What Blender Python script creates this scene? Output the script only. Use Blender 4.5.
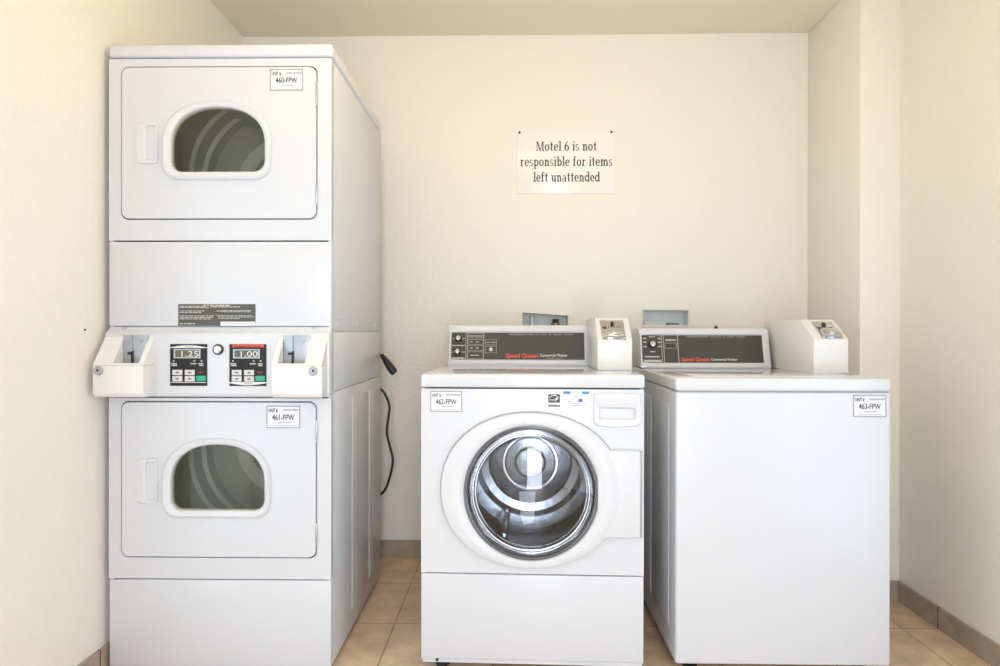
import bpy, bmesh, math, random
from mathutils import Vector, Matrix
for o in list(bpy.data.objects): bpy.data.objects.remove(o)
SC = bpy.context.scene; COL = SC.collection
R = math.radians; PI = math.pi

# ------------------------------------------------------------------ camera
cam = bpy.data.cameras.new('camera'); cam_o = bpy.data.objects.new('camera', cam); COL.objects.link(cam_o)
cam.sensor_width = 36; cam.lens = 22.60; cam.clip_start = 0.01
cam_o.matrix_world = (Matrix.Translation((0, -1.9323, 1.0583)) @ Matrix.Rotation(0.0185, 4, 'Z')
                      @ Matrix.Rotation(PI/2 - 0.0016, 4, 'X') @ Matrix.Rotation(0.0014, 4, 'Z'))
SC.camera = cam_o
# ------------------------------------------------------------------ exposure, sky, lamps
SC.view_settings.view_transform = 'Standard'; SC.view_settings.look = 'None'
SC.view_settings.gamma = 1; SC.view_settings.exposure = -0.32
SC.view_settings.use_curve_mapping = False
W = bpy.data.worlds.new('sky'); SC.world = W; W.use_nodes = True
W.node_tree.nodes['Background'].inputs[0].default_value = (0.75, 0.86, 1.0, 1)
W.node_tree.nodes['Background'].inputs[1].default_value = 1.6
def area(name, loc, rot, sx, sy, energy, col):
    l = bpy.data.lights.new(name, 'AREA'); l.shape = 'RECTANGLE'; l.size = sx; l.size_y = sy
    l.energy = energy; l.color = col
    o = bpy.data.objects.new(name, l); COL.objects.link(o); o.location = loc; o.rotation_euler = rot
    return o
YR = -3.30                                    # rear wall of the laundry room, behind the photographer
area('daylight_doorway', (0.16, YR-.06, 1.03), (PI/2, 0, 0), .68, 2.0, 68, (.79, .84, .97))
area('fill_light_right', (1.5288+.05, -1.21, .92), (0, PI/2, 0), 1.66, 1.38, 12, (.66, .86, 1.0))  # side fill light, in a window opening added for it
area('fill_light_left', (-1.272-.05, -1.21, .92), (0, -PI/2, 0), 1.66, 1.38, 10, (.76, .95, 1.0))  # second fill light, in the added opening on the left
def globe(name, loc, energy, col, radius=.10):
    l = bpy.data.lights.new(name, 'POINT'); l.energy = energy; l.color = col; l.shadow_soft_size = radius
    o = bpy.data.objects.new(name, l); COL.objects.link(o); o.location = loc
for lx, le in ((-.30, 9.5), (.55, 5.0)): globe('ceiling_lamp_light', (lx, -.35, 2.28), le, (1.0, .76, .40), .08)

# ------------------------------------------------------------------ materials
MATS = {}
def mat(name, col, rough=.5, metal=0, coat=0, spec=.5, emit=None):
    m = bpy.data.materials.new(name); m.use_nodes = True; b = m.node_tree.nodes['Principled BSDF']
    b.inputs['Base Color'].default_value = (*col, 1); b.inputs['Roughness'].default_value = rough
    b.inputs['Metallic'].default_value = metal; b.inputs['Coat Weight'].default_value = coat
    b.inputs['Specular IOR Level'].default_value = spec
    if emit: b.inputs['Emission Color'].default_value = (*emit[0], 1); b.inputs['Emission Strength'].default_value = emit[1]
    MATS[name] = m; return m
def nodes(m): return m.node_tree.nodes, m.node_tree.links, m.node_tree.nodes['Principled BSDF']
def bump(m, scale, strength, dist, detail=3, rough=.55, variation=0):
    n, l, b = nodes(m); tc = n.new('ShaderNodeTexCoord'); nz = n.new('ShaderNodeTexNoise')
    nz.inputs['Scale'].default_value = scale; nz.inputs['Detail'].default_value = detail; nz.inputs['Roughness'].default_value = rough
    bp = n.new('ShaderNodeBump'); bp.inputs['Strength'].default_value = strength; bp.inputs['Distance'].default_value = dist
    l.new(tc.outputs['Object'], nz.inputs['Vector']); l.new(nz.outputs['Fac'], bp.inputs['Height']); l.new(bp.outputs['Normal'], b.inputs['Normal'])
    return tc, nz
wall_m = mat('cream_textured_paint', (.85, .81, .73), .42)
tc, nz = bump(wall_m, 55, .16, .004, 4)
n, l, b = nodes(wall_m)          # knocked-down texture: flattened blobs
rp = n.new('ShaderNodeMapRange'); rp.inputs['From Min'].default_value = .42; rp.inputs['From Max'].default_value = .60
bp = [x for x in n if x.type == 'BUMP'][0]
l.new(nz.outputs['Fac'], rp.inputs['Value']); l.new(rp.outputs['Result'], bp.inputs['Height'])
ceil_m = mat('tan_ceiling_paint', (.86, .79, .65), .8); bump(ceil_m, 60, .2, .004)
enamel = mat('white_enamel', (.645, .66, .69), .30, coat=.10); bump(enamel, 7, .03, .003, 1)
plastic = mat('white_plastic', (.655, .67, .695), .33)
gloss_m = mat('glossy_white_enamel', (.66, .68, .70), .10, coat=.5); bump(gloss_m, 9, .02, .002, 1)
cream_pl = mat('ivory_enamel', (.76, .75, .73), .35)
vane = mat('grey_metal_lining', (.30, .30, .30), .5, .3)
dark_plate = mat('charcoal_plate', (.050, .047, .043), .38)
black = mat('black_rubber', (.018, .018, .02), .5)
gasket_m = mat('grey_rubber_gasket', (.10, .105, .11), .4)
steel = mat('brushed_steel', (.30, .32, .345), .22, 1); bump(steel, 11, .35, .006, 2)
zinc = mat('galvanised_drum', (.66, .66, .62), .4, .1); bump(zinc, 30, .12, .002)
ridge_m = mat('polished_drum_ridge', (.95, .95, .94), .45, .0)
chrome = mat('chrome', (.66, .67, .68), .14, 1)
slide_m = mat('coin_slide_metal', (.46, .49, .53), .38, .7)
timer_m = mat('black_timer_plate', (.020, .020, .021), .55, spec=.3)
edge_shadow_m = mat('grey_edge_shadow', (.36, .37, .38), .5)  # even grey standing for the shadow at the washer door edge
rim_m = mat('dark_grey_rim', (.16, .165, .175), .25, .6)
brass = mat('dull_brass', (.34, .27, .15), .4, .9)
paper = mat('sticker_paper', (.74, .74, .76), .5)
sign_m = mat('laminated_sign_sheet', (.90, .875, .82), .25)
ink = mat('printed_ink', (.045, .045, .05), .5)
grey_ink = mat('grey_print', (.33, .33, .33), .5)
line_ink = mat('pale_grey_print', (.50, .49, .46), .5)
white_ink = mat('white_print', (.78, .77, .74), .5)
red_ink = mat('red_print', (.75, .085, .035), .5)
blue_ink = mat('blue_print', (.05, .26, .42), .5)
purple_ink = mat('purple_print', (.16, .12, .33), .5)
green_m = mat('green_button', (.02, .38, .22), .4)
dimred = mat('dim_red_print', (.17, .04, .03), .5)
button_m = mat('light_grey_button', (.62, .61, .60), .4)
lcd = mat('lcd_screen', (.13, .105, .075), .2)
segm = mat('lcd_segment', (.72, .73, .66), .4)
recess_m = mat('blue_grey_plastic', (.80, .82, .80), .45)
base_m = mat('brown_tile_baseboard', (.33, .235, .165), .4)
tc, nz = bump(base_m, 14, .05, .002); n, l, b = nodes(base_m)
cr = n.new('ShaderNodeValToRGB'); cr.color_ramp.elements[0].color = (.33, .255, .20, 1); cr.color_ramp.elements[1].color = (.44, .345, .27, 1)
cr.color_ramp.elements[0].position = .3; cr.color_ramp.elements[1].position = .7
l.new(nz.outputs['Fac'], cr.inputs[0]); l.new(cr.outputs[0], b.inputs['Base Color'])
grout_m = mat('dark_grout', (.06, .045, .035), .8)
# floor tiles
T = .3643
tile_m = mat('beige_floor_tile', (.5, .35, .2), .35); n, l, b = nodes(tile_m)
tc = n.new('ShaderNodeNewGeometry'); mp = n.new('ShaderNodeMapping'); mp.inputs['Location'].default_value = (.4222 + 8*T, -.7014 + 12*T, 0)
br = n.new('ShaderNodeTexBrick'); br.offset = 0; br.squash = 1
br.inputs['Scale'].default_value = 1; br.inputs['Brick Width'].default_value = T; br.inputs['Row Height'].default_value = T
br.inputs['Mortar Size'].default_value = .0032; br.inputs['Mortar Smooth'].default_value = .2
br.inputs['Color1'].default_value = (.74, .54, .365, 1); br.inputs['Color2'].default_value = (.80, .60, .415, 1); br.inputs['Mortar'].default_value = (.47, .34, .235, 1)
n1 = n.new('ShaderNodeTexNoise'); n1.inputs['Scale'].default_value = 9; n1.inputs['Detail'].default_value = 6; n1.inputs['Roughness'].default_value = .62
cr = n.new('ShaderNodeValToRGB'); cr.color_ramp.elements[0].position = .32; cr.color_ramp.elements[1].position = .70
cr.color_ramp.elements[0].color = (.74, .72, .70, 1); cr.color_ramp.elements[1].color = (1.12, 1.12, 1.12, 1)
mx = n.new('ShaderNodeMix'); mx.data_type = 'RGBA'; mx.blend_type = 'MULTIPLY'; mx.inputs[0].default_value = 1
l.new(tc.outputs['Position'], mp.inputs[0]); l.new(mp.outputs[0], br.inputs['Vector']); l.new(tc.outputs['Position'], n1.inputs['Vector'])
l.new(n1.outputs['Fac'], cr.inputs[0]); l.new(br.outputs['Color'], mx.inputs[6]); l.new(cr.outputs[0], mx.inputs[7]); l.new(mx.outputs[2], b.inputs['Base Color'])
bp = n.new('ShaderNodeBump'); bp.inputs['Strength'].default_value = .5; bp.inputs['Distance'].default_value = .002; bp.invert = True
l.new(br.outputs['Fac'], bp.inputs['Height']); l.new(bp.outputs[0], b.inputs['Normal'])
def glass(name, tint, gloss=1.0):
    m = bpy.data.materials.new(name); m.use_nodes = True; n = m.node_tree.nodes; l = m.node_tree.links
    for x in list(n): n.remove(x)
    out = n.new('ShaderNodeOutputMaterial'); t = n.new('ShaderNodeBsdfTransparent'); g = n.new('ShaderNodeBsdfGlossy'); f = n.new('ShaderNodeFresnel'); mx = n.new('ShaderNodeMixShader')
    mt = n.new('ShaderNodeMath'); mt.operation = 'MULTIPLY'; mt.inputs[1].default_value = gloss
    t.inputs[0].default_value = (*tint, 1); g.inputs['Roughness'].default_value = .02; f.inputs[0].default_value = 1.5
    l.new(f.outputs[0], mt.inputs[0]); l.new(mt.outputs[0], mx.inputs[0]); l.new(t.outputs[0], mx.inputs[1]); l.new(g.outputs[0], mx.inputs[2]); l.new(mx.outputs[0], out.inputs[0])
    return m
dryer_glass = glass('tinted_dryer_glass', (.97, .965, .90), .35)
bowl_glass = glass('washer_bowl_glass', (.90, .92, .94), .8)
dome_glass = glass('washer_door_glass', (.94, .96, .98), 1.7)
pane_glass = glass('window_glass', (.95, .97, .97))
lamp_m = mat('lamp_diffuser', (.9, .88, .8), .5, emit=((1, .86, .66), 3))

# ------------------------------------------------------------------ mesh helpers
WL = {}
class MB:
    def __init__(s, xf=None): s.bm = bmesh.new(); s.xf = xf
    def _add(s, b):
        me = bpy.data.meshes.new('t'); b.to_mesh(me); b.free(); s.bm.from_mesh(me); bpy.data.meshes.remove(me); return s
    def box(s, x0, x1, y0, y1, z0, z1, bev=0, seg=2):
        b = bmesh.new(); bmesh.ops.create_cube(b, size=1)
        for v in b.verts: v.co = Vector(((x0+x1)/2 + v.co.x*(x1-x0), (y0+y1)/2 + v.co.y*(y1-y0), (z0+z1)/2 + v.co.z*(z1-z0)))
        if bev: bmesh.ops.bevel(b, geom=b.edges[:], offset=bev, segments=seg, profile=.5, affect='EDGES')
        return s._add(b)
    def prism(s, poly, a0, a1, axis='Y', bev=0, seg=2):
        b = bmesh.new()
        f = {'Y': lambda p, a: (p[0], a, p[1]), 'X': lambda p, a: (a, p[0], p[1]), 'Z': lambda p, a: (p[0], p[1], a)}[axis]
        v0 = [b.verts.new(f(p, a0)) for p in poly]; v1 = [b.verts.new(f(p, a1)) for p in poly]
        n = len(poly); b.faces.new(v0); b.faces.new(v1[::-1])
        for i in range(n): b.faces.new((v0[i], v1[i], v1[(i+1) % n], v0[(i+1) % n]))
        bmesh.ops.recalc_face_normals(b, faces=b.faces[:])
        if bev:
            es = [e for e in b.edges if e.calc_face_angle(0) > .5]
            bmesh.ops.bevel(b, geom=es, offset=bev, segments=seg, profile=.5, affect='EDGES')
        return s._add(b)
    def loft(s, outer, inner, prof, c=None, close=False):
        """rings between two outlines (x,z) around c; prof = [(t, y)], t from 0 (outer) to 1 (inner)"""
        if c is None: c = (sum(p[0] for p in inner)/len(inner), sum(p[1] for p in inner)/len(inner))
        ang = sorted(set(round(math.atan2(p[1]-c[1], p[0]-c[0]), 5) for p in outer + inner))
        A = []
        for a in ang:
            if not A or a-A[-1] > 2e-4: A.append(a)
        def cast(poly, a):
            d = (math.cos(a), math.sin(a)); best = None
            for i in range(len(poly)):
                p, q = poly[i], poly[(i+1) % len(poly)]
                ex, ez = q[0]-p[0], q[1]-p[1]; den = d[0]*ez - d[1]*ex
                if abs(den) < 1e-12: continue
                px, pz = p[0]-c[0], p[1]-c[1]
                t = (px*ez - pz*ex)/den; u = (px*d[1] - pz*d[0])/den
                if t > 0 and -1e-6 <= u <= 1+1e-6 and (best is None or t > best): best = t
            return (c[0]+d[0]*best, c[1]+d[1]*best)
        O = [cast(outer, a) for a in A]; I = [cast(inner, a) for a in A]; b = bmesh.new(); rings = []
        for t, y in prof: rings.append([b.verts.new((o[0]+(i[0]-o[0])*t, y, o[1]+(i[1]-o[1])*t)) for o, i in zip(O, I)])
        pairs = list(zip(rings, rings[1:])) + ([(rings[-1], rings[0])] if close else [])
        for r0, r1 in pairs:
            for k in range(len(A)):
                j = (k+1) % len(A); b.faces.new((r0[k], r0[j], r1[j], r1[k]))
        bmesh.ops.recalc_face_normals(b, faces=b.faces[:])
        return s._add(b)
    def plate(s, outer, inner, y0, y1): return s.loft(outer, inner, [(0, y0), (1, y0), (1, y1), (0, y1)], close=True)
    def lathe(s, prof, c, axis='Y', n=64):
        """prof = [(r, h)] turned about the axis through c"""
        b = bmesh.new(); rings = []
        for r, h in prof:
            ring = []
            for k in range(n if r > 1e-6 else 1):
                a = 2*PI*k/n; u, v = r*math.cos(a), r*math.sin(a)
                p = {'Y': (u, h, v), 'Z': (u, v, h), 'X': (h, u, v)}[axis]
                ring.append(b.verts.new(Vector(p) + Vector(c)))
            rings.append(ring)
        for r0, r1 in zip(rings, rings[1:]):
            for k in range(n):
                j = (k+1) % n; q = [r0[k % len(r0)], r0[j % len(r0)], r1[j % len(r1)], r1[k % len(r1)]]
                q2 = []
                for v in q:
                    if v not in q2: q2.append(v)
                if len(q2) > 2: b.faces.new(q2)
        bmesh.ops.recalc_face_normals(b, faces=b.faces[:])
        return s._add(b)
    def tube(s, pts, r, n=10, sub=6):
        P = [Vector(p) for p in pts]; Q = []
        rr = r if isinstance(r, (list, tuple)) else [r]*len(P); RQ = []
        for i in range(len(P)-1):
            p0, p1, p2, p3 = P[max(i-1, 0)], P[i], P[i+1], P[min(i+2, len(P)-1)]
            for k in range(sub):
                t = k/sub; Q.append(.5*((2*p1) + (p2-p0)*t + (2*p0-5*p1+4*p2-p3)*t*t + (3*p1-p0-3*p2+p3)*t**3)); RQ.append(rr[i]+(rr[i+1]-rr[i])*t)
        Q.append(P[-1]); RQ.append(rr[-1]); b = bmesh.new(); rings = []; up = Vector((.31, .87, .21)).normalized()
        for i, q in enumerate(Q):
            d = (Q[min(i+1, len(Q)-1)] - Q[max(i-1, 0)]).normalized(); u = d.cross(up).normalized(); w = d.cross(u)
            rings.append([b.verts.new(q + RQ[i]*(math.cos(2*PI*k/n)*u + math.sin(2*PI*k/n)*w)) for k in range(n)])
        for r0, r1 in zip(rings, rings[1:]):
            for k in range(n): b.faces.new((r0[k], r0[(k+1) % n], r1[(k+1) % n], r1[k]))
        b.faces.new(rings[0]); b.faces.new(rings[-1]); bmesh.ops.recalc_face_normals(b, faces=b.faces[:])
        return s._add(b)
    def quads(s, polys, y):
        b = bmesh.new()
        for p in polys: b.faces.new([b.verts.new((q[0], y, q[1])) for q in p])
        for f in b.faces:
            f.normal_update()
            if f.normal.y > 0: f.normal_flip()
        return s._add(b)
    def build(s, name, m, parent=None, smooth=True, flat_origin=False):
        me = bpy.data.meshes.new(name); s.bm.to_mesh(me); s.bm.free()
        return finish(me, name, m, parent, s.xf, smooth)
def finish(me, name, m, parent=None, xf=None, smooth=True):
    if xf is not None: me.transform(xf)
    lo = Vector([min(v.co[i] for v in me.vertices) for i in range(3)]); hi = Vector([max(v.co[i] for v in me.vertices) for i in range(3)])
    c = (lo+hi)/2
    if parent is None: c.z = lo.z
    me.transform(Matrix.Translation(-c)); me.materials.append(m)
    if smooth: me.shade_smooth(); me.set_sharp_from_angle(angle=R(32))
    o = bpy.data.objects.new(name, me); COL.objects.link(o); WL[o] = c
    if parent: o.parent = parent; o.location = c - WL[parent]
    else: o.location = c
    return o
def empty(name, loc, label, cat, group=None):
    o = bpy.data.objects.new(name, None); COL.objects.link(o); o.location = loc; o.empty_display_size = .1; WL[o] = Vector(loc)
    return tag(o, label, cat, group)
def tag(o, label, cat, group=None):
    o['label'] = label; o['category'] = cat
    if group: o['group'] = group
    return o
def structure(o): o['kind'] = 'structure'; return o
def text(s, x, z, y, m, parent, h=None, w=None, name='lettering', align='LEFT', xf=None, fat=0):
    """words standing in the x-z plane; h = capital height, w = whole width"""
    cu = bpy.data.curves.new('t', 'FONT'); cu.body = s; cu.size = 1; cu.offset = fat; cu.fill_mode = 'FRONT'; cu.resolution_u = 3
    o = bpy.data.objects.new('t', cu); COL.objects.link(o); bpy.context.view_layer.update()
    me = bpy.data.meshes.new_from_object(o.evaluated_get(bpy.context.evaluated_depsgraph_get())); bpy.data.objects.remove(o); bpy.data.curves.remove(cu)
    x0 = min(v.co.x for v in me.vertices); x1 = max(v.co.x for v in me.vertices); k = h/.70; kx = w/(x1-x0) if w else k
    sh = {'LEFT': 0, 'CENTER': -(x1-x0)*kx/2, 'RIGHT': -(x1-x0)*kx}[align]
    for v in me.vertices: v.co = Vector((x + (v.co.x-x0)*kx + sh, y, z + v.co.y*k))
    return finish(me, name, m, parent, xf, False)
def rr(x0, x1, z0, z1, r, n=7):
    P = []
    for cx, cz, a in ((x1-r, z1-r, 0), (x0+r, z1-r, 90), (x0+r, z0+r, 180), (x1-r, z0+r, 270)):
        for k in range(n+1): t = R(a + 90*k/n); P.append((cx + r*math.cos(t), cz + r*math.sin(t)))
    return P
def rect(x0, x1, z0, z1): return [(x0, z0), (x1, z0), (x1, z1), (x0, z1)]
def ell(cx, cz, rx, rz, n=96, e=2.0):
    P = []
    for k in range(n):
        c, s_ = math.cos(2*PI*k/n), math.sin(2*PI*k/n)
        P.append((cx + rx*math.copysign(abs(c)**(2/e), c), cz + rz*math.copysign(abs(s_)**(2/e), s_)))
    return P
def arch(x0, x1, z0, z1, r, f=.42, e=2.25, n=26):
    """flat-bottomed, round-topped dryer window"""
    cx, hw, zc, hz = (x0+x1)/2, (x1-x0)/2, z0+f*(z1-z0), (1-f)*(z1-z0); P = []
    for k in range(n+1):
        a = PI*k/n; c, s_ = math.cos(a), math.sin(a)
        P.append((cx + hw*math.copysign(abs(c)**(2/e), c), zc + hz*abs(s_)**(2/e)))
    for c0, a0 in (((x0+r, z0+r), 180), ((x1-r, z0+r), 270)):
        for k in range(8): t = R(a0 + 90*k/7); P.append((c0[0] + r*math.cos(t), c0[1] + r*math.sin(t)))
    return P
def bars(polys, y, m, parent, name='print', xf=None):
    left, groups = list(polys), []                       # marks that stand apart become marks of their own
    while left:
        g = [left.pop()]; grew = True
        while grew:
            near = [p for p in left if any(max(p[0]-q[1], q[0]-p[1]) < .011 and max(p[2]-q[3], q[2]-p[3]) < .0075 for q in g)]
            grew = bool(near); g += near; left = [p for p in left if p not in near]
        groups.append(g)
    for g in groups:
        b = MB(xf); b.quads([rect(*p) for p in g], y); b.build(name, m, parent, False)

# ------------------------------------------------------------------ the room
XL, XA, XR, YB, YP, ZC = -1.272, 1.377, 1.5330, 1.0159, .5772, 2.4509
structure(MB().box(XL-.1, XR+.1, YR-1.2, YB+.1, -.08, 0).build('floor', tile_m, None, False))
structure(MB().box(XL-.1, XR+.1, YR-.1, YB+.1, ZC, ZC+.08).build('ceiling', ceil_m, None, False))
WS = (-1.91, -.51, .08, 1.76)                                             # side window openings out of view, added for fill light
for nm, xa, xb in (('wall_left', XL-.1, XL), ('wall_right', XR, XR+.1)):
    w = MB(); ys_ = [YR-.1, WS[0], WS[1], YB+.1]; zs = [0, WS[2], WS[3], ZC]
    for ya, yb in zip(ys_, ys_[1:]):
        for za, zb in zip(zs, zs[1:]):
            if not (ya == WS[0] and za == WS[2]): w.box(xa, xb, ya, yb, za, zb)
    structure(w.build(nm, wall_m, None, False))
for nm, x in (('fill_window_1', XL), ('fill_window_2', XR)):  # frames for the added fill-light openings
    sx = 1 if x < 0 else -1; f = MB()
    f.plate(rect(WS[0]-.05, WS[1]+.05, WS[2]-.05, WS[3]+.05), rect(WS[0]+.01, WS[1]-.01, WS[2]+.01, WS[3]-.01), -.03, .015)
    f.box(-1.225, -1.195, -.03, .01, WS[2], WS[3]); f.xf = Matrix(((0, sx, 0, x), (1, 0, 0, 0), (0, 0, 1, 0), (0, 0, 0, 1))); structure(f.build(nm, plastic, None, False))
structure(MB().box(XA, XR+.05, YP, YB+.05, 0, ZC, .004).build('wall_pillar', wall_m, None, True))
B1 = (.047, .267, 1.020, 1.152); B2 = (.610, .828, 1.088, 1.164)       # holes for the two outlet boxes
w = MB(); xs = sorted({XL, XR, B1[0], B1[1], B2[0], B2[1]}); zs = sorted({0, ZC, B1[2], B1[3], B2[2], B2[3]})
for xa, xb in zip(xs, xs[1:]):
    for za, zb in zip(zs, zs[1:]):
        mx_, mz_ = (xa+xb)/2, (za+zb)/2
        if any(q[0] < mx_ < q[1] and q[2] < mz_ < q[3] for q in (B1, B2)): continue
        w.box(xa, xb, YB, YB+.1, za, zb)
structure(w.build('wall_back', wall_m, None, False))
w = MB(); DO = (-.19, .51, 0, 2.06)       # doorway behind the photographer
xs = sorted({XL, XR, DO[0], DO[1]}); zs = sorted({0, ZC, DO[3]})
for xa, xb in zip(xs, xs[1:]):
    for za, zb in zip(zs, zs[1:]):
        mx_, mz_ = (xa+xb)/2, (za+zb)/2
        if any(q[0] < mx_ < q[1] and q[2] < mz_ < q[3] for q in (DO,)): continue
        w.box(xa, xb, YR-.1, YR, za, zb)
structure(w.build('wall_rear', wall_m, None, False))
d = MB(); d.box(DO[0]-.07, DO[0], YR-.1, YR+.02, 0, DO[3]+.07); d.box(DO[1], DO[1]+.07, YR-.1, YR+.02, 0, DO[3]+.07); d.box(DO[0], DO[1], YR-.1, YR+.02, DO[3], DO[3]+.07)
structure(d.build('trim_1', plastic, None, False))
for lx, side in ((-.30, 'left'), (.55, 'right')):
    lf = empty('ceiling_light', (lx, -.35, 2.40), 'round ceiling lamp above the machines, out of frame, the one to the ' + side, 'lamp', 'ceiling lamps above the machines')
    MB().lathe([(0, ZC), (.09, ZC), (.095, ZC-.02), (.05, ZC-.035), (.04, 2.40), (0, 2.40)], (lx, -.35, 0), 'Z', 40).build('ceiling_mount', plastic, lf)
# tiled baseboards: a run of tiles with open joints
def skirting(name, axis, a0, a1, joint, fixed0, fixed1, h=.0786):
    b = MB(); cuts = [a0] + [joint + k*T for k in range(-20, 20) if a0+.01 < joint + k*T < a1-.01] + [a1]
    for p, q in zip(cuts, cuts[1:]):
        p_, q_ = p+(.0022 if p != a0 else 0), q-(.0022 if q != a1 else 0)
        if axis == 'X': b.box(p_, q_, fixed0, fixed1, 0, h, .0015, 1)
        else: b.box(fixed0, fixed1, p_, q_, 0, h, .0015, 1)
    o = structure(b.build(name, base_m))
    for p in cuts[1:-1]:
        q = MB()
        if axis == 'X': q.box(p-.0024, p+.0024, fixed0+.0004, fixed1, 0, h-.001)
        else: q.box(fixed0+.0004, fixed1-.0004, p-.0024, p+.0024, 0, h-.001)
        q.build('grout', grout_m, o)
    return o
gy = .7014
skirting('baseboard_left', 'Y', YR, YB, gy, XL, XL+.010)
skirting('baseboard_back', 'X', XL+.010, XA-.010, -.4222+.3*T, YB-.010, YB)
skirting('baseboard_alcove', 'Y', YP-.010, YB, gy, XA-.010, XA)
skirting('baseboard_pillar', 'X', XA, XR-.010, -.4222, YP-.010, YP)
skirting('baseboard_right', 'Y', YR, YP, gy, XR-.010, XR)

# ------------------------------------------------------------------ shared pieces
def id_sticker(parent, x0, x1, z0, z1, y, code):
    """white machine tag with a thin grey border, unit heading, number and fine print"""
    s_ = MB().box(x0, x1, y-.0008, y, z0, z1).build('machine_tag', paper, parent, False)
    W_, H_ = x1-x0, z1-z0; yy = y-.0014; t = .0028
    b = MB(); b.quads([rect(x0, x1, z0, z0+t), rect(x0, x1, z1-t, z1), rect(x0, x0+t, z0, z1), rect(x1-t, x1, z0, z1)], yy).build('border', grey_ink, s_, False)
    text('UNIT #', x0+.06*W_, z1-.28*H_, yy, ink, s_, .155*H_, .28*W_, fat=.02)
    text(code, (x0+x1)/2, z0+.36*H_, yy, ink, s_, .25*H_, .66*W_, align='CENTER', fat=.012)
    P = []
    random.seed(code)
    x = x0+.50*W_
    while x < x1-.07*W_: P.append((x, x+.045*W_, z1-.22*H_, z1-.15*H_)); x += .058*W_
    x = x0+.36*W_
    while x < x0+.68*W_: P.append((x, x+.03*W_, z0+.22*H_, z0+.27*H_)); x += .045*W_
    bars(P, yy, grey_ink, s_, 'fine_print')
    bars([(x0+.12*W_, x1-.12*W_, z0+.10*H_, z0+.125*H_)], yy, line_ink, s_, 'fine_print')
    return s_
def lock(parent, x, y, z):
    k = MB(); k.lathe([(0, y-.010), (.0095, y-.010), (.0120, y-.008), (.0135, y-.002), (.0135, y)], (x, 0, z), n=28)
    o = k.build('lock', slide_m, parent)
    q = MB(); q.box(x-.0012, x+.0052, y-.0108, y-.0095, z-.0015, z+.0055, .0005); q.lathe([(.0108, y-.0088), (.0108, y-.0092), (.0090, y-.0098), (.0090, y-.0088)], (x, 0, z), n=24); q.build('keyhole', black, parent)
    return o

# ------------------------------------------------------------------ stacked dryers
SX0, SX1, SD = -1.2540, -.5600, .745
dry = empty('stacked_dryer', ((SX0+SX1)/2, SD/2, 0), 'tall stack of two white dryers with coin boxes between its doors, by the left wall', 'dryer')
c = MB(); t = .012
for za, zb in ((.016, .868), (.8715, 1.0575), (1.061, 1.905)):           # side sheets with narrow seams
    c.box(SX1-t, SX1, .004, SD, za, zb, .003); c.box(SX0, SX0+t, .004, SD, za, zb, .003)
c.box(SX0+.006, SX0+t, .01, SD-.01, .03, 1.9); c.box(SX1-t, SX1-.006, .01, SD-.01, .03, 1.9)
c.box(SX0, SX1, SD-.012, SD, .03, 1.905); c.box(SX0+.01, SX1-.01, .03, SD, .03, .045); c.box(SX0+.01, SX1-.01, .03, SD, 1.885, 1.905)
for za, zb in ((.085, .83),):                                # pressed fields on the side
    c.box(SX1-.002, SX1+.0016, .26, .50, za, zb, .0015, 2); c.box(SX1-.002, SX1+.0016, .53, .66, za, zb, .0015, 2)
c.box(SX1-.001, SX1+.002, .05, .68, 1.098, 1.102, .0008, 1)
for yy in (.07, .33, .64): c.lathe([(.006, SX1-.001), (.006, SX1+.003), (0, SX1+.004)], (0, yy, 1.082), 'X', 14)
c.build('cabinet', enamel, dry)
b = MB(); b.box(SX0-.001, SX1+.003, -.003, SD, 1.9095, 1.9500, .010, 4); b.build('top_cap', enamel, dry)
DXa, DXb = -1.2125, -.6065
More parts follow.
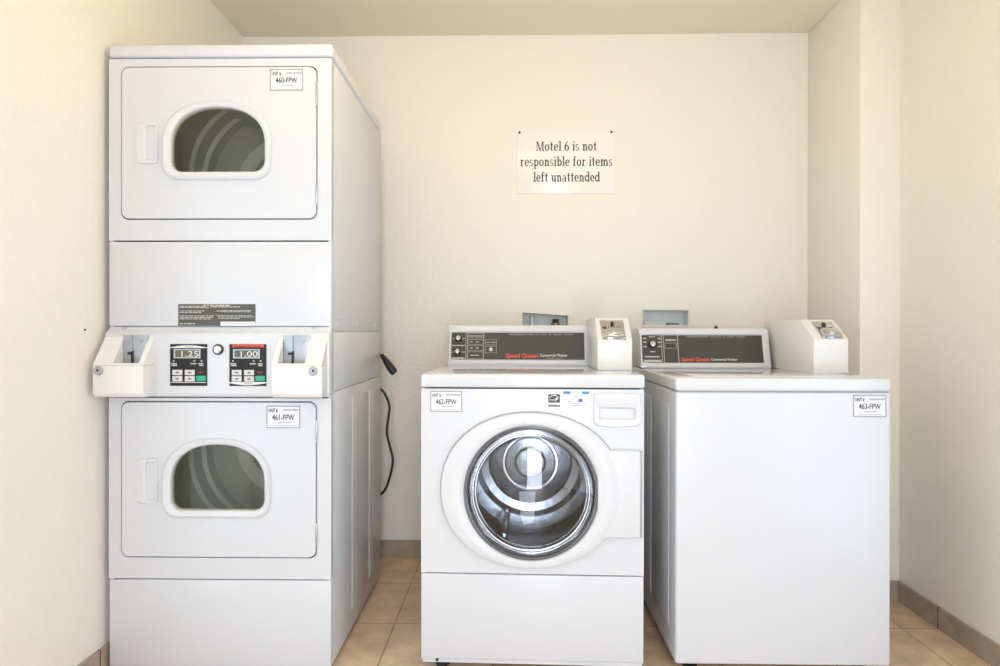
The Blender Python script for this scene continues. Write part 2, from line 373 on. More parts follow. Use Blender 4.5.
def dryer_level(pz0, pz1, dz0, dz1, wz0, wz1, hz0, hz1, code, sz0, sz1, sx0, sx1, name, cz):
    P = MB(); P.plate(rect(SX0, SX1, pz0, pz1), rr(DXa-.0035, DXb+.0035, dz0-.0035, dz1+.0035, .024), 0, .022)
    P.build('front_panel', enamel, dry)
    wi = arch(-1.0565, -.7645, wz0, wz1, .034); wo = arch(-1.0875, -.745, wz0-.026, wz1+.020, .050, .44, 2.35)
    wm = arch(-1.078, -.752, wz0-.018, wz1+.013, .045, .44, 2.35)
    dr = MB(); dr.loft(rr(DXa, DXb, dz0, dz1, .022), wm, [(0, .02), (0, .0), (.006, -.003), (1, -.003), (1, .015)], close=False)
    door = dr.build(name, enamel, dry)
    tr = MB(); tr.loft(wo, wi, [(0, -.003), (.10, -.010), (.35, -.0145), (.7, -.0135), (.93, -.010), (1, -.006), (1, .012)]); tr.build('window_trim', plastic, door)
    g = MB(); g.prism(arch(-1.0575, -.7635, wz0-.001, wz1+.001, .034), -.002, .001); g.build('window_glass', dryer_glass, door)
    h = MB(); h.loft(rr(-1.166, -1.098, hz0, hz1, .010), rr(-1.136, -1.103, hz0+.012, hz1-.012, .010),
                     [(0, -.003), (.12, -.009), (.8, -.009), (1, -.005)], c=(-1.1195, (hz0+hz1)/2))
    h.loft(rr(-1.136, -1.103, hz0+.012, hz1-.012, .010), rr(-1.124, -1.106, hz0+.02, hz1-.02, .006), [(0, -.005), (.2, .022), (1, .026)], c=(-1.115, (hz0+hz1)/2))
    h.prism(rr(-1.126, -1.105, hz0+.018, hz1-.018, .006), .0255, .0275)
    h.build('handle', plastic, door)
    for za in (dz1-.115, dz0+.045):                                       # hinges in the right-hand gap
        hg = MB(); hg.box(-.6085, -.6015, -.0055, .006, za, za+.062, .0015); hg.box(-.606, -.603, -.007, .006, za-.008, za, .001); hg.build('hinge', slide_m, door)
    id_sticker(door, sx0, sx1, sz0, sz1, -.0032, code)
    # drum behind the glass
    cx = -.905; r = .300; d_ = MB()
    prof = [(.245, .045), (r, .05)]
    d_.lathe(prof + [(r, .58), (r-.03, .61), (.10, .615), (.09, .60), (0, .60)], (cx, 0, cz), n=72); dm = d_.build('drum', zinc, dry)
    for y0 in (.40, .50):
        rg = MB(); rg.lathe([(r-.001, y0-.014), (r-.010, y0-.006), (r-.013, y0), (r-.010, y0+.006), (r-.001, y0+.014)], (cx, 0, cz), n=72); rg.build('drum_ridge', ridge_m, dm)
    rg = MB(); rg.lathe([(.215, .6), (.205, .59), (.165, .59), (.155, .6)], (cx, 0, cz), n=72); rg.build('rear_ring', ridge_m, dm)
    for a in ((62, 182, 302) if cz > 1 else (112, 232, 352)):
        v = MB(); v.prism([(-.018, 0), (-.008, .040), (.008, .040), (.018, 0)], .07, .56, bev=.004)
        v.xf = Matrix.Translation((cx, 0, cz)) @ Matrix.Rotation(R(a), 4, 'Y') @ Matrix.Translation((0, 0, -r)); v.build('baffle', zinc, dm)
    bp_ = MB(); bp_.plate(rect(SX0+.013, SX1-.013, pz0+.005, pz1-.005), ell(cx, cz, .245, .245, 48), .030, .044); bp_.build('inner_frame', vane, dry)
dryer_level(1.3415, 1.9050, 1.4090, 1.8780, 1.5530, 1.7525, 1.5775, 1.7065, '460-FPW', 1.804, 1.870, -.7495, -.6470, 'upper_door', 1.640)
dryer_level(.2905, .8520, .3590, .8390, .5055, .7085, .5250, .6645, '461-FPW', .760, .829, -.7595, -.6550, 'lower_door', .600)
m = MB(); m.prism([(0, 1.3375), (0, 1.0755), (.03, 1.0755), (.03, 1.3375)], SX0, SX1, 'X', .003); m.build('middle_panel', enamel, dry)
k = MB(); k.prism([(.028, 1.0745), (.005, 1.0745), (-.001, 1.066), (-.011, 1.0575), (-.019, 1.053), (-.020, 1.049), (-.020, .866), (-.013, .8565), (.028, .8565)], SX0, SX1, 'X', .003)
fascia = k.build('control_fascia', plastic, dry)
for x in (-1.205, -.615): MB().lathe([(.007, -.001), (.006, -.004), (0, -.005)], (x, .001, 1.0665), 'Y', 16).build('screw', slide_m, dry)
b = MB(); b.box(SX0, SX1, .0, .02, .014, .2865, .005, 3); b.build('kick_panel', enamel, dry)
for x in (SX0+.06, SX1-.06):
    for y in (.07, SD-.07): MB().lathe([(0, 0), (.024, 0), (.024, .012), (.010, .014), (.010, .032)], (x, y, 0), 'Z', 20).build('foot', black, dry)
# info plate full of small print
lab = MB().box(-1.0365, -.7955, -.001, 0, 1.0765, 1.1435).build('instruction_label', mat('label_charcoal', (.085, .078, .066), .4), dry, False)
P = []
x0, x1, z0, z1 = -1.0365, -.7955, 1.0765, 1.1435
def lb(a, b_, c_, d_): P.append((x0+(x1-x0)*a, x0+(x1-x0)*b_, z1-(z1-z0)*d_, z1-(z1-z0)*c_))
for r_ in ((.33, .67, .03, .085), (.02, .36, .08, .12), (.02, .40, .14, .18), (.42, .80, .10, .15), (.02, .34, .30, .335), (.02, .30, .37, .41), (.50, .58, .30, .34), (.58, .94, .28, .31), (.58, .96, .335, .365),
           (.02, .46, .53, .565), (.02, .45, .60, .635), (.02, .43, .67, .705), (.50, .96, .52, .55), (.52, .99, .58, .61), (.52, .80, .65, .68), (.02, .22, .88, .93)): lb(*r_)
Q = []
for a, b_, c_, d_ in P:                    # each line broken into words
    x = a
    while x < b_-.002:
        wl = random.uniform(.006, .016); Q.append((x, min(x+wl, b_), c_, d_)); x += wl+.0022
bars(Q, -.0016, line_ink, lab, 'small_print')
bars([(x0+.55*(x1-x0), x1, z0, z0+.19*(z1-z0))], -.0014, paper, lab, 'white_strip')
bars([(x, x+.009, z0+.005, z0+.0075) for x in [x0+.58*(x1-x0)+.012*i for i in range(8)]], -.0017, line_ink, lab, 'small_print')
# coin boxes
def dryer_coin_box(xa, xb, wa, wb, lx):
    zk, zt, zb, yf = .957, 1.052, .861, -.080
    cb = MB()
    def pr(a, b_, pts): cb.prism(pts, a, b_, 'X')
    cb.prism([(-.012, zk), (yf, zk), (yf, zb+.012), (yf+.010, zb), (-.012, zb)], xa, xb, 'X', .003)
    full = [(-.012, zt), (yf, zk+.0003), (-.012, zk+.0003)]
    S = lambda t: (-.012 + (yf+.012)*t, zt + (zk-zt)*t)
    pr(xa, wa, full); pr(wb, xb, full)
    a, b_ = S(0), S(.14); pr(wa, wb, [a, b_, (b_[0]+.006, b_[1]-.002), (-.012, zt-.012)])
    a, b_ = S(.93), S(1); pr(wa, wb, [a, b_, (b_[0]+.012, zk), (a[0]+.012, zk)])
    o = cb.build('coin_box', cream_pl, dry)
    s = MB(); s.box(wa+.001, wb-.001, -.026, -.021, zk-.002, zt-.004, .001)
    s.box(wa+.028, wa+.031, -.034, -.026, zk+.04, zt-.006, .0008); s.box(wa+.004, wb-.004, -.029, -.026, zt-.020, zt-.017)
    s.lathe([(.004, -.0265), (.004, -.029), (0, -.0295)], (wb-.022, 0, zt-.024), n=12)
    s.build('coin_slide', slide_m, o)
    s = MB(); s.box(wa+.0265, wa+.0335, -.030, -.0255, zk+.001, zk+.042, .001); s.box(wa+.016, wa+.026, -.030, -.0255, zk+.030, zk+.038, .001); s.build('coin_slot', black, o)
    lock(o, lx, yf, .941)
dryer_coin_box(-1.2525, -1.1000, -1.1940, -1.1160, -1.2330)
dryer_coin_box(-.7150, -.5660, -.7000, -.6170, -.5905)
# timers
def timer(x0, x1, z0, z1, top, digits):
    tp = MB().box(x0, x1, -.0225, -.0195, z0, z1, .001).build('timer_panel', timer_m, dry)
    W_, H_ = x1-x0, z1-z0; X = lambda a: x0+a*W_; Z = lambda a: z1-a*H_; y = -.0231
    if top == 'red':
        bars([(X(.08), X(.94), Z(.075), Z(.005))], y, red_ink, tp, 'red_heading')
        text('Speed Queen', X(.5), Z(.064), y-.0005, dark_plate, tp, .04*H_, .72*W_, align='CENTER', fat=.02)
        N = 10; b = MB(); b.quads([[(X(i/N), Z(.905)), (X((i+1)/N), Z(.905)), (X((i+1)/N), Z(.93+.05*math.sin(PI*(i+1)/N))), (X(i/N), Z(.93+.05*math.sin(PI*i/N)))] for i in range(N)], y).build('white_swoosh', white_ink, tp, False)
        bars([(X(.42+.045*i), X(.45+.045*i), Z(.955), Z(.925)) for i in range(5)], y-.0005, grey_ink, tp, 'print')
    else:
        N = 10; b = MB(); b.quads([[(X(i/N), Z(.08-.05*math.sin(PI*i/N))), (X((i+1)/N), Z(.08-.05*math.sin(PI*(i+1)/N))), (X((i+1)/N), Z(.095)), (X(i/N), Z(.095))] for i in range(N)], y).build('white_swoosh', white_ink, tp, False)
        bars([(X(.42+.045*i), X(.45+.045*i), Z(.075), Z(.05)) for i in range(5)], y-.0005, grey_ink, tp, 'print')
        bars([(X(.02), X(.98), Z(.925), Z(.91))], y, white_ink, tp, 'print')
    fr = MB(); fr.plate(rect(X(.11), X(.83), Z(.34), Z(.12)), rect(X(.15), X(.79), Z(.315), Z(.145)), -.0245, -.022); fr.build('display_frame', slide_m, tp)
    bars([(X(.15), X(.79), Z(.315), Z(.145))], -.0232, lcd, tp, 'display')
    text(digits, X(.775), Z(.30), -.0237, segm, tp, .135*H_, .46*W_, name='digits', align='RIGHT')
    P = []
    for a in (.08, .64, .83): P.append((X(a), X(a+.045), Z(.42), Z(.385)))
    for a, w_ in ((.03, .16), (.56, .16), (.77, .13)):
        P += [(X(a), X(a+w_), Z(.485), Z(.455))]
    P += [(X(.05), X(.2), Z(.525), Z(.497)), (X(.79), X(.9), Z(.525), Z(.497))]
    bars(P, y, line_ink, tp, 'print')
    for r_ in range(2):
        for q in range(2):
            bt = MB(); bt.box(X(.07+.335*q), X(.34+.335*q), -.0245, -.022, Z(.745+.15*r_), Z(.615+.15*r_), .0012); bo = bt.build('button', button_m, tp)
    bars([(X(.17+.335*q), X(.25+.335*q), Z(.695+.15*r_), Z(.665+.15*r_)) for q in (0, 1) for r_ in (0, 1)], -.0249, ink, tp, 'button_print')
    MB().box(X(.71), X(.97), -.0245, -.022, Z(.885), Z(.755), .0012).build('start_button', green_m, tp)
    bars([(X(.76), X(.90), Z(.70), Z(.65))], y, dimred, tp, 'red_print')
timer(-1.0508, -.9362, .8915, 1.0200, 'white', '1.25')
timer(-.8675, -.7535, .8915, 1.0200, 'red', '1.00')
kb = MB(); kb.lathe([(.0165, -.0195), (.0165, -.024), (.0125, -.0255), (.0125, -.0195)], (-.9019, 0, 1.0035), n=32); ko = kb.build('start_knob', black, dry)
MB().lathe([(.0122, -.020), (.0122, -.028), (.009, -.032), (0, -.033)], (-.9019, 0, 1.0035), n=32).build('knob_face', chrome, ko)

dry.rotation_euler.z = .005; dry.location.x -= .0005

# ------------------------------------------------------------------ washers: console and coin box
def console(root, x0, x1, y0, z0, h, lean, back, panel_inset):
    a = math.atan2(lean, h); L = math.hypot(lean, h); xf = Matrix.Translation((0, y0, z0)) @ Matrix.Rotation(-a, 4, 'X')
    b = MB(); b.prism([(y0+.012, z0), (y0+lean+.012, z0+h-.012), (y0+lean+.028, z0+h), (back-.02, z0+h), (back, z0+h-.02), (back, z0)], x0, x1, 'X', .004, 2)
    body = b.build('control_console', enamel, root)
    iL, iR, iB, iT = panel_inset
    f = MB(xf); f.loft(rr(x0, x1, .000, L-.001, .008), rect(x0+iL, x1-iR, iB, L-iT), [(0, .016), (0, .002), (.25, -.003), (.8, -.003), (1, .003)])
    f.build('console_rim', enamel, body)
    pn = MB(xf).box(x0+iL-.002, x1-iR+.002, .0028, .006, iB-.002, L-iT+.002).build('control_panel', dark_plate, root, False)
    return pn, xf, (x0+iL, x1-iR, iB, L-iT)
def knob(pn, xf, x, v, r):
    k = MB(xf); k.lathe([(r, .0025), (r, -.004), (r*.8, -.006), (r*.8, .0025)], (x, 0, v), n=28); o = k.build('knob', black, pn)
    g = MB(xf); g.lathe([(r*.72, 0), (r*.72, -.010), (r*.5, -.013), (0, -.013)], (x, 0, v), n=24); g.box(x-r*.18, x+r*.18, -.018, -.010, v-r*.7, v+r*.7, .001)
    g2 = g.build('dial', chrome, pn)
def washer_coin_box(root, x0, x1, yf, yk, yb, z0, zk, zt, pw):
    ys = lambda t: (yf+(yk-yf)*t, zk+(zt-zk)*t)
    b = MB(); b.prism([(yf, z0), (yf, zk), (yk, zt), (yb, zt), (yb, z0)], x0, x1, 'X', .003, 2); o = b.build('coin_box', cream_pl, root)
    L = math.hypot(yk-yf, zt-zk); a = math.atan2(yk-yf, zt-zk); xf = Matrix.Translation((0, yf, zk)) @ Matrix.Rotation(-a, 4, 'X')
    px0, px1 = x0+(x1-x0)*pw[0], x0+(x1-x0)*pw[1]; va, vb = L*.02, L*.86
    s = MB(xf); s.box(px0, px1, -.0035, .003, va, vb, .001); s.box(px0+.004, px1-.004, -.016, -.003, va+.004, va+.4*(vb-va), .002)
    s.box(px0+.010, px1-.012, -.022, -.014, va+.010, va+.26*(vb-va), .002); so = s.build('coin_slide', chrome, o)
    q = MB(xf); q.box(px0+.008, px0+.018, -.0065, -.0033, va+.45*(vb-va), va+.60*(vb-va)); q.box((px0+px1)/2-.005, (px0+px1)/2+.006, -.0085, -.0033, va+.72*(vb-va), va+.86*(vb-va), .001)
    for i in range(7): q.box(px0+.006+i*(px1-px0-.016)/6.6, px0+.009+i*(px1-px0-.016)/6.6, -.0045, -.0033, va+.62*(vb-va), va+.66*(vb-va))
    q.build('coin_slot', black, so)
    return o
def panel_frame(P, x0, x1, v0, v1, t=.0012): P += [(x0, x1, v0, v0+t), (x0, x1, v1-t, v1), (x0, x0+t, v0, v1), (x1-t, x1, v0, v1)]

# ------------------------------------------------------------------ front-loading washer
MX0, MX1, MD = -.2800, .4050, .69
fw = empty('front_load_washer', ((MX0+MX1)/2, MD/2, 0), 'white front-loading washing machine with a round glass door, in the middle', 'washing machine')
c = MB(); t = .012
c.box(MX0, MX0+t, .006, MD, .040, .885, .003); c.box(MX1-t, MX1, .006, MD, .040, .885, .003); c.box(MX0, MX1, MD-t, MD, .04, .885); c.box(MX0+.01, MX1-.01, .03, MD, .04, .055)
for xs_ in (MX0-.0015, MX1-.0035): c.box(xs_, xs_+.005, .06, .34, .10, .84, .0015); c.box(xs_, xs_+.005, .38, .64, .10, .84, .0015)
c.build('cabinet', enamel, fw)
b = MB(); b.box(MX0-.002, MX1+.002, -.006, MD, .8865, .9285, .009, 4); b.build('worktop', gloss_m, fw)
GX, GZ = .0605, .5655
p = MB(); p.plate(rect(MX0, MX1, .3135, .8825), ell(GX, GZ, .215, .215, 64), 0, .02); p.build('front_panel', enamel, fw)
b = MB(); b.box(MX0, MX1, 0, .02, .046, .3095, .004, 3); b.box(MX0+.004, MX1-.004, .006, .025, .032, .050); b.build('kick_panel', enamel, fw)
MB().lathe([(.0045, .008), (.0045, .003), (0, .002)], (MX0+.050, 0, .040), n=14).build('screw', black, fw)
do = MB()
outer = ell(.0595, .5735, .2765, .2375, 120, 2.12); inner = ell(GX, GZ, .2045, .2045, 120)
do.loft(outer, inner, [(0, .0), (0, -.012), (.03, -.0165), (.12, -.019), (.5, -.021), (.80, -.020), (.93, -.016), (1, -.009), (1.06, .012)], c=(GX, GZ))
door = do.build('door', plastic, fw)
sl = MB(); sl.plate(ell(.0590, .5738, .2800, .2405, 120, 2.12), ell(.0595, .5735, .26, .222, 120, 2.12), -.0035, -.0005); sl.build('door_edge_shadow', edge_shadow_m, door)  # grey ring added to paint the shadow line round the door
h = MB(); h.box(.262, .3925, -.0185, 0, .4325, .6985, .006, 3); h.build('handle_plate', plastic, door)
MB().box(.3920, .3965, -.012, .0, .4335, .6965, .001).build('shadow_gap', vane, door)  # grey strip in place of the shade between handle plate and panel
r_ = MB(); r_.lathe([(.2045, -.012), (.2035, -.0165), (.200, -.0175), (.1965, -.015), (.194, -.006), (.194, .02)], (GX, 0, GZ), n=96); r_.build('glass_rim', rim_m, door)
g = MB(); g.lathe([(.1945*math.sin(a), -.004+.105*(math.cos(a)**.8)) for a in [PI/2*(1-i/18) for i in range(18)]] + [(0, .101)], (GX, 0, GZ), n=96); g.build('glass_bowl', bowl_glass, door)
Rd = .52; g = MB(); g.lathe([(Rd*math.sin(a), -.010+.0375-Rd*(1-math.cos(.375)) - .0375 + Rd*(1-math.cos(a)) - .0) for a in [.375*(1-i/12) for i in range(12)]] + [(0, -.010-Rd*(1-math.cos(.375)))], (GX, 0, GZ), n=96); g.build('door_glass', dome_glass, door)
g = MB(); g.lathe([(.202, .012), (.207, .03), (.200, .045), (.210, .06), (.203, .085), (.215, .105), (.225, .125)], (GX, 0, GZ), n=96); g.build('gasket', gasket_m, fw)
d_ = MB(); d_.lathe([(.225, .125), (.262, .14), (.265, .16), (.265, .42), (.25, .45), (.16, .465), (.15, .45), (.06, .445), (.05, .43), (0, .428)], (GX, 0, GZ), n=96); dm = d_.build('drum', steel, fw)
for a in (25, 145, 265):
    v = MB(); v.prism([(-.03, -.004), (-.014, .062), (0, .070), (.014, .062), (.03, -.004)], .16, .44, bev=.006)
    v.xf = Matrix.Translation((GX, 0, GZ)) @ Matrix.Rotation(R(a), 4, 'Y') @ Matrix.Translation((0, 0, -.265)); v.build('lifter', steel, dm)
for r0 in (.10, .20):
    v = MB(); v.lathe([(r0-.012, .452), (r0-.004, .440), (r0+.004, .440), (r0+.012, .462)], (GX, 0, GZ), n=72); v.build('drum_ridge', chrome, dm)
# detergent drawer
dz0, dz1 = .769, .8715
bulge = [(.252, .8715), (.394, .8715), (.394, .781), (.384, .773), (.355, .7695), (.322, .7685), (.289, .7695), (.262, .773), (.252, .781)][::-1]
d_ = MB(); d_.loft(bulge, rr(.270, .377, .7935, .8255, .004), [(0, .0), (0, -.006), (.08, -.010), (.8, -.010), (.94, -.008), (1, -.004), (1.06, .010)], c=(.3235, .8095))
d_.prism(rr(.2715, .3755, .795, .824, .004), .008, .011)
dd = d_.build('detergent_drawer', plastic, fw)
# stickers
id_sticker(fw, -.2515, -.1530, .8115, .8755, -.0002, '462-FPW')
es = MB().box(.1125, .1490, -.001, 0, .8285, .8675).build('energy_label', paper, fw, False)
bars([(.1130, .1485, .8415, .8672), (.1130, .1485, .8288, .8350)], -.0014, ink, es, 'black_field')
st = [(.1385 + (.0062 if i % 2 == 0 else .0026)*math.sin(PI*i/5), .8530 + (.0062 if i % 2 == 0 else .0026)*math.cos(PI*i/5)) for i in range(10)]
b = MB(); b.prism(st, -.0022, -.0018); b.build('star', white_ink, es, False)
text('energy', .1150, .8475, -.0019, white_ink, es, .0075, .024)
N = 12; A = [(.1150+.031*i/N, .8575+.0075*math.sin(PI*i/N)) for i in range(N+1)]
MB().quads([[A[i], A[i+1], (A[i+1][0], A[i+1][1]-.0022), (A[i][0], A[i][1]-.0022)] for i in range(N)], -.0019).build('arc', white_ink, es, False)
text('ENERGY STAR', .1308, .8302, -.0019, white_ink, es, .0032, .031, align='CENTER')
bs = MB().box(.1585, .2380, -.001, 0, .8260, .8770).build('efficiency_label', paper, fw, False)
bars([(.1590, .1805, .8685, .8765), (.2160, .2375, .8685, .8765)], -.0014, blue_ink, bs, 'blue_heading')
text('CEE', .1983, .8695, -.0014, grey_ink, bs, .005, .018, align='CENTER')
bars([(.1735, .1855, .8445, .8470), (.1935, .2025, .8585, .8610), (.170, .228, .8375, .8390), (.1965, .2035, .8310, .8345), (.182, .195, .8315, .8330), (.206, .222, .8315, .8330)], -.0014, grey_ink, bs, 'print')
bars([(.2050, .2180, .8435, .8535)], -.0014, purple_ink, bs, 'purple_block')
# console
pn, xf, (px0, px1, v0, v1) = console(fw, -.2600, .2880, .498, .9280, .157, .038, .685, (.012, .018, .0245, .030))
H_ = v1-v0; Wp = px1-px0
knob(pn, xf, px0+.026, v0+.78*H_, .0135); knob(pn, xf, px0+.024, v0+.28*H_, .0135)
P = []
xa, xb, xc, xd = px0+.055, px0+.062, px0+.072, px0+.130
P += [(xa, xa+.0016, v0, v1), (xb-.001, xb+.0006, v0, v1), (xc+.054, xc+.0555, v0, v1)]
for fa, fb in ((.80, .98), (.56, .75), (.33, .52), (.02, .29)): panel_frame(P, xb+.002, xc+.053, v0+fa*H_, v0+fb*H_)
panel_frame(P, xd+.003, xd+.047, v0+.54*H_, v0+.74*H_); panel_frame(P, xd+.003, xd+.047, v0+.24*H_, v0+.50*H_)
P += [(px0+.002, px0+.052, v0+.50*H_, v0+.535*H_), (px0+.002, px0+.052, v0+.02*H_, v0+.07*H_), (px0+.004, px0+.012, v0+.76*H_, v0+.79*H_), (px0+.042, px0+.051, v0+.76*H_, v0+.79*H_), (px0+.003, px0+.010, v0+.26*H_, v0+.29*H_), (px0+.038, px0+.052, v0+.26*H_, v0+.29*H_)]
P += [(xb+.006, xc+.048, v0+.86*H_, v0+.89*H_), (xd+.008, xd+.020, v0+.62*H_, v0+.65*H_), (xd+.026, xd+.042, v0+.62*H_, v0+.65*H_), (xb+.010, xb+.022, v0+.64*H_, v0+.67*H_), (xb+.032, xb+.046, v0+.64*H_, v0+.67*H_), (xb+.010, xb+.022, v0+.41*H_, v0+.44*H_), (xb+.032, xb+.050, v0+.41*H_, v0+.44*H_), (xb+.012, xb+.046, v0+.14*H_, v0+.17*H_)]
bars(P, .0022, line_ink, pn, 'printed_lines', xf)
for x, v in ((xb+.026, .655), (xb+.050, .655), (xb+.026, .425), (xb+.050, .425)):
    MB(xf).lathe([(.0036, .0028), (.0036, -.001), (0, -.0014)], (x, 0, v0+v*H_), n=12).build('indicator', black, pn)
MB(xf).lathe([(.0075, .0028), (.007, -.003), (0, -.0045)], (xd+.025, 0, v0+.37*H_), n=20).build('start_button', plastic, pn)
text('TEMPERATURE  CYCLE  &  ADD  SOAP', px0+.43*Wp, v1-.085*H_, .0022, line_ink, pn, .05*H_, .49*Wp, xf=xf)
text('Speed Queen', px0+.412*Wp, v0+.075*H_, .0022, red_ink, pn, .15*H_, .240*Wp, xf=xf, fat=.03)
text('Commercial Washer', px0+.668*Wp, v0+.115*H_, .0022, white_ink, pn, .10*H_, .205*Wp, xf=xf, fat=.01)
text('Water Saver', px0+.715*Wp, v0+.025*H_, .0022, line_ink, pn, .055*H_, .12*Wp, xf=xf)
washer_coin_box(fw, .2850, .4010, .192, .282, .62, .9287, 1.0300, 1.1085, (.13, .83))
for x, dz in ((MX0+.06, 0), (MX1-.06, 0)):
    for y in (.06, MD-.06): MB().lathe([(0, dz), (.022, dz), (.022, dz+.012), (.009, dz+.014), (.009, .045)], (x, y, 0), 'Z', 20).build('foot', black, fw)
fw.rotation_euler.z = -.024; fw.location.x += .0083; fw.location.y += .001

# ------------------------------------------------------------------ top-loading washer
RX0, RX1, RD = .5040, 1.1560, .69
tw = empty('top_load_washer', ((RX0+RX1)/2, RD/2, 0), 'white top-loading washing machine with a plain front, on the right', 'washing machine')
c = MB(); c.box(RX0, RX1, 0, RD, .040, .8755, .008, 4)
c.box(RX0-.0015, RX0+.004, .085, .30, .12, .83, .0015); c.box(RX0-.0015, RX0+.004, .34, .62, .12, .83, .0015)
c.build('cabinet', enamel, tw)
b = MB(); b.box(RX0+.006, RX1-.006, .004, RD-.006, .8750, .8800); b.build('seam', vane, tw)
b = MB(); b.box(RX0-.002, RX1-.001, -.004, RD, .8780, .9190, .009, 4); b.build('worktop', gloss_m, tw)
ld = MB(); ld.box(RX0+.065, RX1-.065, .035, .45, .9175, .9212, .0018, 2); ld.build('lid', gloss_m, tw)
id_sticker(tw, 1.0405, 1.1400, .8015, .8675, -.0003, '463-FPW')
pn, xf, (px0, px1, v0, v1) = console(tw, .4985, .9990, .498, .9200, .154, .038, .685, (.009, .026, .022, .028))
H_ = v1-v0; Wp = px1-px0
knob(pn, xf, px0+.040, v0+.66*H_, .016)
P = []
xa, xb, xc = px0+.075, px0+.083, px0+.138
P += [(xa, xa+.0022, v0, v1), (xb, xb+.0022, v0, v1), (xc, xc+.0026, v0, v1), (px0+.010, px0+.066, v0+.19*H_, v0+.24*H_), (px0+.004, px0+.072, v0+.02*H_, v0+.10*H_), (xb+.008, xc-.006, v0+.80*H_, v0+.85*H_)]
panel_frame(P, xb+.006, xc-.004, v0+.52*H_, v0+.72*H_)
for x in (px0+.006, px0+.062):
    for q in (.56, .72, .86): P.append((x, x+.012, v0+q*H_, v0+(q+.05)*H_))
P += [(px0+.030, px0+.050, v0+.38*H_, v0+.42*H_), (px0+.028, px0+.052, v0+.93*H_, v0+.96*H_)]
bars(P, .0022, line_ink, pn, 'printed_lines', xf)
for x in (xb+.018, xb+.036): MB(xf).lathe([(.0045, .0028), (.0045, -.001), (0, -.0014)], (x, 0, v0+.62*H_), n=12).build('indicator', black, pn)
text('TEMPERATURE  CYCLE  &  ADD  SOAP', px0+.365*Wp, v1-.075*H_, .0022, line_ink, pn, .05*H_, .50*Wp, xf=xf)
text('Speed Queen', px0+.320*Wp, v0+.060*H_, .0022, red_ink, pn, .13*H_, .235*Wp, xf=xf, fat=.03)
text('Commercial Washer', px0+.568*Wp, v0+.080*H_, .0022, white_ink, pn, .085*H_, .215*Wp, xf=xf, fat=.01)
MB().lathe([(.0065, 1.0725), (.007, 1.078), (.004, 1.083), (0, 1.084)], (.803, .55, 0), 'Z', 16).build('screw', black, tw)
washer_coin_box(tw, 1.0170, 1.1330, .200, .300, .62, .9197, 1.0350, 1.1035, (.26, .86))
for x in (RX0+.06, RX1-.06):
    for y in (.06, RD-.06): MB().lathe([(0, 0), (.022, 0), (.022, .012), (.009, .014), (.009, .045)], (x, y, 0), 'Z', 20).build('foot', black, tw)

# ------------------------------------------------------------------ notice on the back wall (own serif lettering)
def ring_arc(cx, cz, rx, rz, a0, a1, ts, tt, n=18):
    P = []
    for i in range(n):
        q = []
        for a in (a0+(a1-a0)*i/n, a0+(a1-a0)*(i+1)/n): c_, s_ = math.cos(R(a)), math.sin(R(a)); q.append(((cx+rx*c_, cz+rz*s_), (cx+(rx-ts)*c_, cz+(rz-tt)*s_)))
        P.append([q[0][0], q[1][0], q[1][1], q[0][1]])
    return P
S_, TH = .135, .068
def stem(x, z0, z1, w=S_): return [rect(x, x+w, z0, z1)]
def slab(x0, x1, z): return [rect(x0, x1, z, z+TH*.9)]
def stroke(x0, z0, x1, z1, w): return [[(x0, z0), (x0+w, z0), (x1+w, z1), (x1, z1)]]
X = .50; CAP = .72; ASC = .76
def g_n(o=0): return stem(.07+o, 0, X) + slab(0+o, .25+o, 0) + slab(.0+o, .1+o, X-TH) + ring_arc(.28+o, X-.17, .175, .18, 0, 165, S_, .06) + stem(.35+o, 0, X-.16) + slab(.28+o, .53+o, 0)
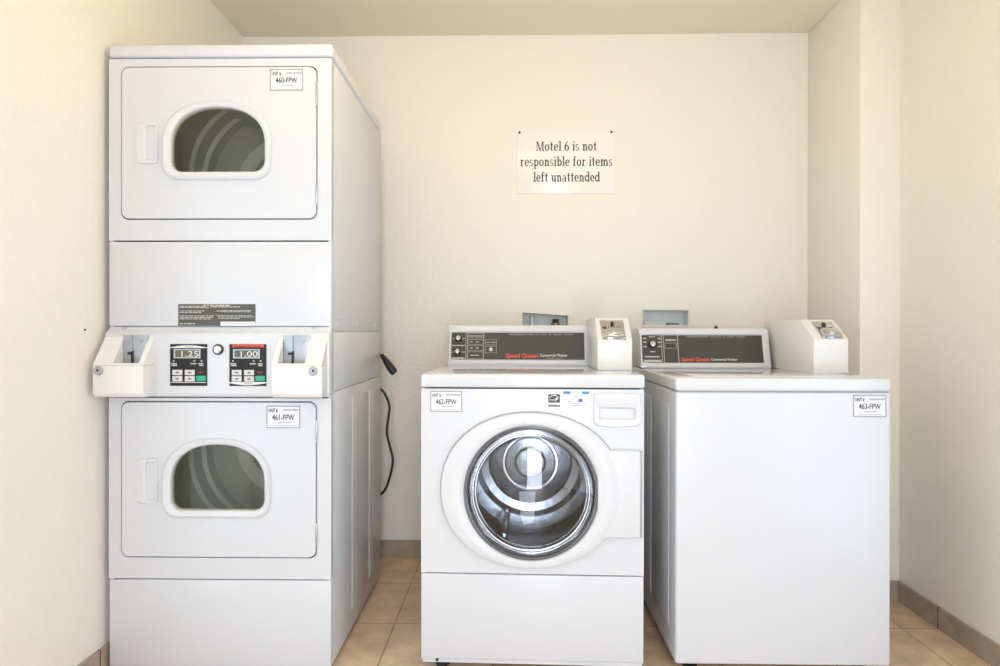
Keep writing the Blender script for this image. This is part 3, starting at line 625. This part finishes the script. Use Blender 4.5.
GL = {
 'o': (.50, ring_arc(.25, X/2, .25, X/2+.01, 0, 360, S_, TH, 30)),
 'n': (.53, g_n()),
 'm': (.82, g_n() + ring_arc(.57, X-.17, .175, .18, 0, 165, S_, .06) + stem(.64, 0, X-.16) + slab(.57, .82, 0)),
 'r': (.40, stem(.07, 0, X) + slab(0, .27, 0) + slab(0, .1, X-TH) + ring_arc(.27, X-.16, .14, .16, 35, 165, .09, .07)),
 'i': (.25, stem(.07, 0, X) + slab(0, .25, 0) + slab(0, .1, X-TH) + stem(.065, .62, .74, .115)),
 'l': (.25, stem(.07, 0, ASC) + slab(0, .25, 0) + slab(0, .1, ASC-TH)),
 't': (.34, stem(.09, .08, .66) + slab(0, .31, X-TH) + ring_arc(.22, .13, .13, .13, 180, 320, S_, TH)),
 'e': (.46, ring_arc(.24, X/2, .24, X/2+.01, 0, 318, S_, TH, 26) + [rect(.07, .46, X/2-.02, X/2+.03)]),
 's': (.38, ring_arc(.19, .37, .17, .14, 30, 270, .085, .055) + ring_arc(.19, .135, .18, .145, 90, -150, .085, .055)),
 'p': (.53, stem(.07, -.22, X) + slab(0, .25, -.22) + slab(0, .1, X-TH) + ring_arc(.30, X/2, .23, X/2+.01, -150, 150, S_, TH, 24)),
 'b': (.53, stem(.07, 0, ASC) + slab(0, .1, ASC-TH) + ring_arc(.30, X/2, .23, X/2+.01, -150, 150, S_, TH, 24)),
 'd': (.53, stem(.36, 0, ASC) + slab(.29, .39, ASC-TH) + slab(.43, .53, 0) + ring_arc(.23, X/2, .23, X/2+.01, 30, 330, S_, TH, 24)),
 'u': (.55, stem(.07, .15, X) + slab(0, .1, X-TH) + ring_arc(.25, .17, .18, .18, 180, 345, S_, .06) + stem(.36, 0, X) + slab(.29, .39, X-TH) + slab(.43, .55, 0)),
 'a': (.48, ring_arc(.21, X-.14, .17, .15, 0, 160, .1, .05) + stem(.28, .04, X-.13) + ring_arc(.17, .15, .17, .155, 40, 320, .095, .05) + slab(.33, .47, 0)),
 'f': (.34, stem(.08, 0, .62) + slab(0, .28, 0) + slab(0, .32, X-TH) + ring_arc(.24, .60, .16, .16, 40, 180, S_, .06)),
 'M': (.86, stem(.09, 0, CAP, .06) + stem(.67, 0, CAP, .12) + slab(0, .25, 0) + slab(.58, .86, 0) + slab(0, .2, CAP-TH) + slab(.67, .86, CAP-TH) + stroke(.38, 0, .09, CAP, .13) + stroke(.40, 0, .66, CAP, .06)),
 '6': (.48, ring_arc(.24, .22, .24, .23, 0, 360, S_, TH, 28) + ring_arc(.40, .24, .40, .50, 100, 180, S_, .06, 16)),
}
sgn = MB().box(.0240, .4780, YB-.0045, YB-.0001, 1.7060, 2.0010, .0008).build('wall_sign', sign_m)
tag(sgn, 'white laminated notice with black serif lettering pinned to the back wall', 'sign')
def serif_line(s, x0, x1, z, cap):
    polys = []; cur = 0
    for ch in s:
        if ch == ' ': cur += .30; continue
        w_, ps = GL[ch]
        polys += [[(p_[0]+cur, p_[1]) for p_ in q] for q in ps]; cur += w_+.065
    cur -= .065; kx = (x1-x0)/cur; kz = cap/CAP
    b = MB()
    b.quads([[(x0+p_[0]*kx, z+p_[1]*kz) for p_ in q] for q in polys], YB-.0052); b.build('lettering', mat('sign_ink', (.055, .05, .05), .5) if 'sign_ink' not in MATS else MATS['sign_ink'], sgn, False)
serif_line('Motel 6 is not', .1130, .3960, 1.9070, .0430)
serif_line('responsible for items', .0400, .4690, 1.8355, .0430)
serif_line('left unattended', .1015, .4105, 1.7625, .0430)
for x in (.0355, .4660):
    MB().lathe([(0, YB-.0085), (.0045, YB-.0075), (.0055, YB-.0045)], (x, 0, 1.9935), n=14).build('pin', black, sgn)
MB().lathe([(0, XL+.004), (.0022, XL+.0035), (.003, XL)], (0, -.085, 1.0630), 'X', 14).build('nail', black, None)
tag(bpy.data.objects['nail'], 'small dark nail head in the left wall beside the dryer coin box', 'nail')

# ------------------------------------------------------------------ washer outlet boxes set into the back wall
def outlet_box(x0, x1, z0, z1, fl, label, tilt, water):
    o = empty('outlet_box', ((x0+x1)/2, YB, z0), label, 'outlet box', 'wall boxes behind the washers')
    b = MB(); y0, y1 = YB-.001, YB+.085; t = .003
    b.box(x0, x1, y1-t, y1, z0, z1); b.box(x0, x0+t, y0, y1, z0, z1); b.box(x1-t, x1, y0, y1, z0, z1); b.box(x0, x1, y0, y1, z0, z0+t); b.box(x0, x1, y0, y1, z1-t, z1)
    b.build('box', recess_m, o, False)
    f = MB(); f.plate(rr(x0-fl, x1+fl, z0-fl, z1+fl, .006), [(x0+.001, z0+.001), (x1-.001, z0+.001), (x1-.001, z1-.002-tilt), (x0+.001, z1-.001)], YB-.004, YB-.0005); f.build('frame', wall_m if water else cream_pl, o)
    if water:
        p = MB(); p.lathe([(.013, z0), (.013, z1-.022), (.010, z1-.012), (0, z1-.010)], (x0+.050, YB+.045, 0), 'Z', 18); p.build('supply_pipe', plastic, o)
        p = MB(); p.lathe([(.014, z0), (.014, z0+.05), (.020, z0+.055), (.020, z1-.05), (.012, z1-.046)], (x0+.160, YB+.045, 0), 'Z', 18); p.build('valve', brass, o)
        p = MB(); p.box(x0+.146, x0+.176, YB+.03, YB+.06, z1-.048, z1-.030, .004); p.build('valve_handle', black, o)
    else:
        p = MB(); p.box(x0+.132, x0+.180, YB+.03, YB+.08, z0+t, z0+.014, .003); p.build('pipe_stub', mat('green_grey_plastic', (.18, .26, .24), .5), o)
        p = MB(); p.box(x0+.020, x0+.120, YB+.065, YB+.083, z0+t, z0+.022, .003); p.build('ledge', cream_pl, o)
    return o
outlet_box(B1[0]+.001, B1[1]-.001, B1[2]+.001, B1[3]-.001, .016, 'recessed wall box with pipe and valve behind the front-loading washer console', .014, True)
outlet_box(B2[0]+.001, B2[1]-.001, B2[2]+.001, B2[3]-.001, .006, 'recessed wall box behind the top-loading washer console', 0, False)

# ------------------------------------------------------------------ power cord behind the dryers
pc = empty('power_cord', (-.56, .79, .35), 'black power cord with thick plug hanging behind the dryer stack', 'power cord')
c = MB(); c.tube([(-.62, .80, .335), (-.561, .795, .357), (-.5310, .79, .420), (-.5160, .79, .4985), (-.5290, .79, .560), (-.5420, .79, .6207), (-.5350, .79, .690), (-.5320, .79, .7388), (-.5560, .79, .795), (-.61, .79, .85), (-.62, .78, .92), (-.585, .765, .968), (-.555, .76, .950)], .0055); c.build('cable', black, pc)
p = MB(); p.tube([(-.560, .76, .960), (-.545, .757, .940), (-.525, .752, .913), (-.507, .75, .889), (-.500, .75, .880)], [.008, .012, .0165, .017, .012]); p.build('plug', black, pc)
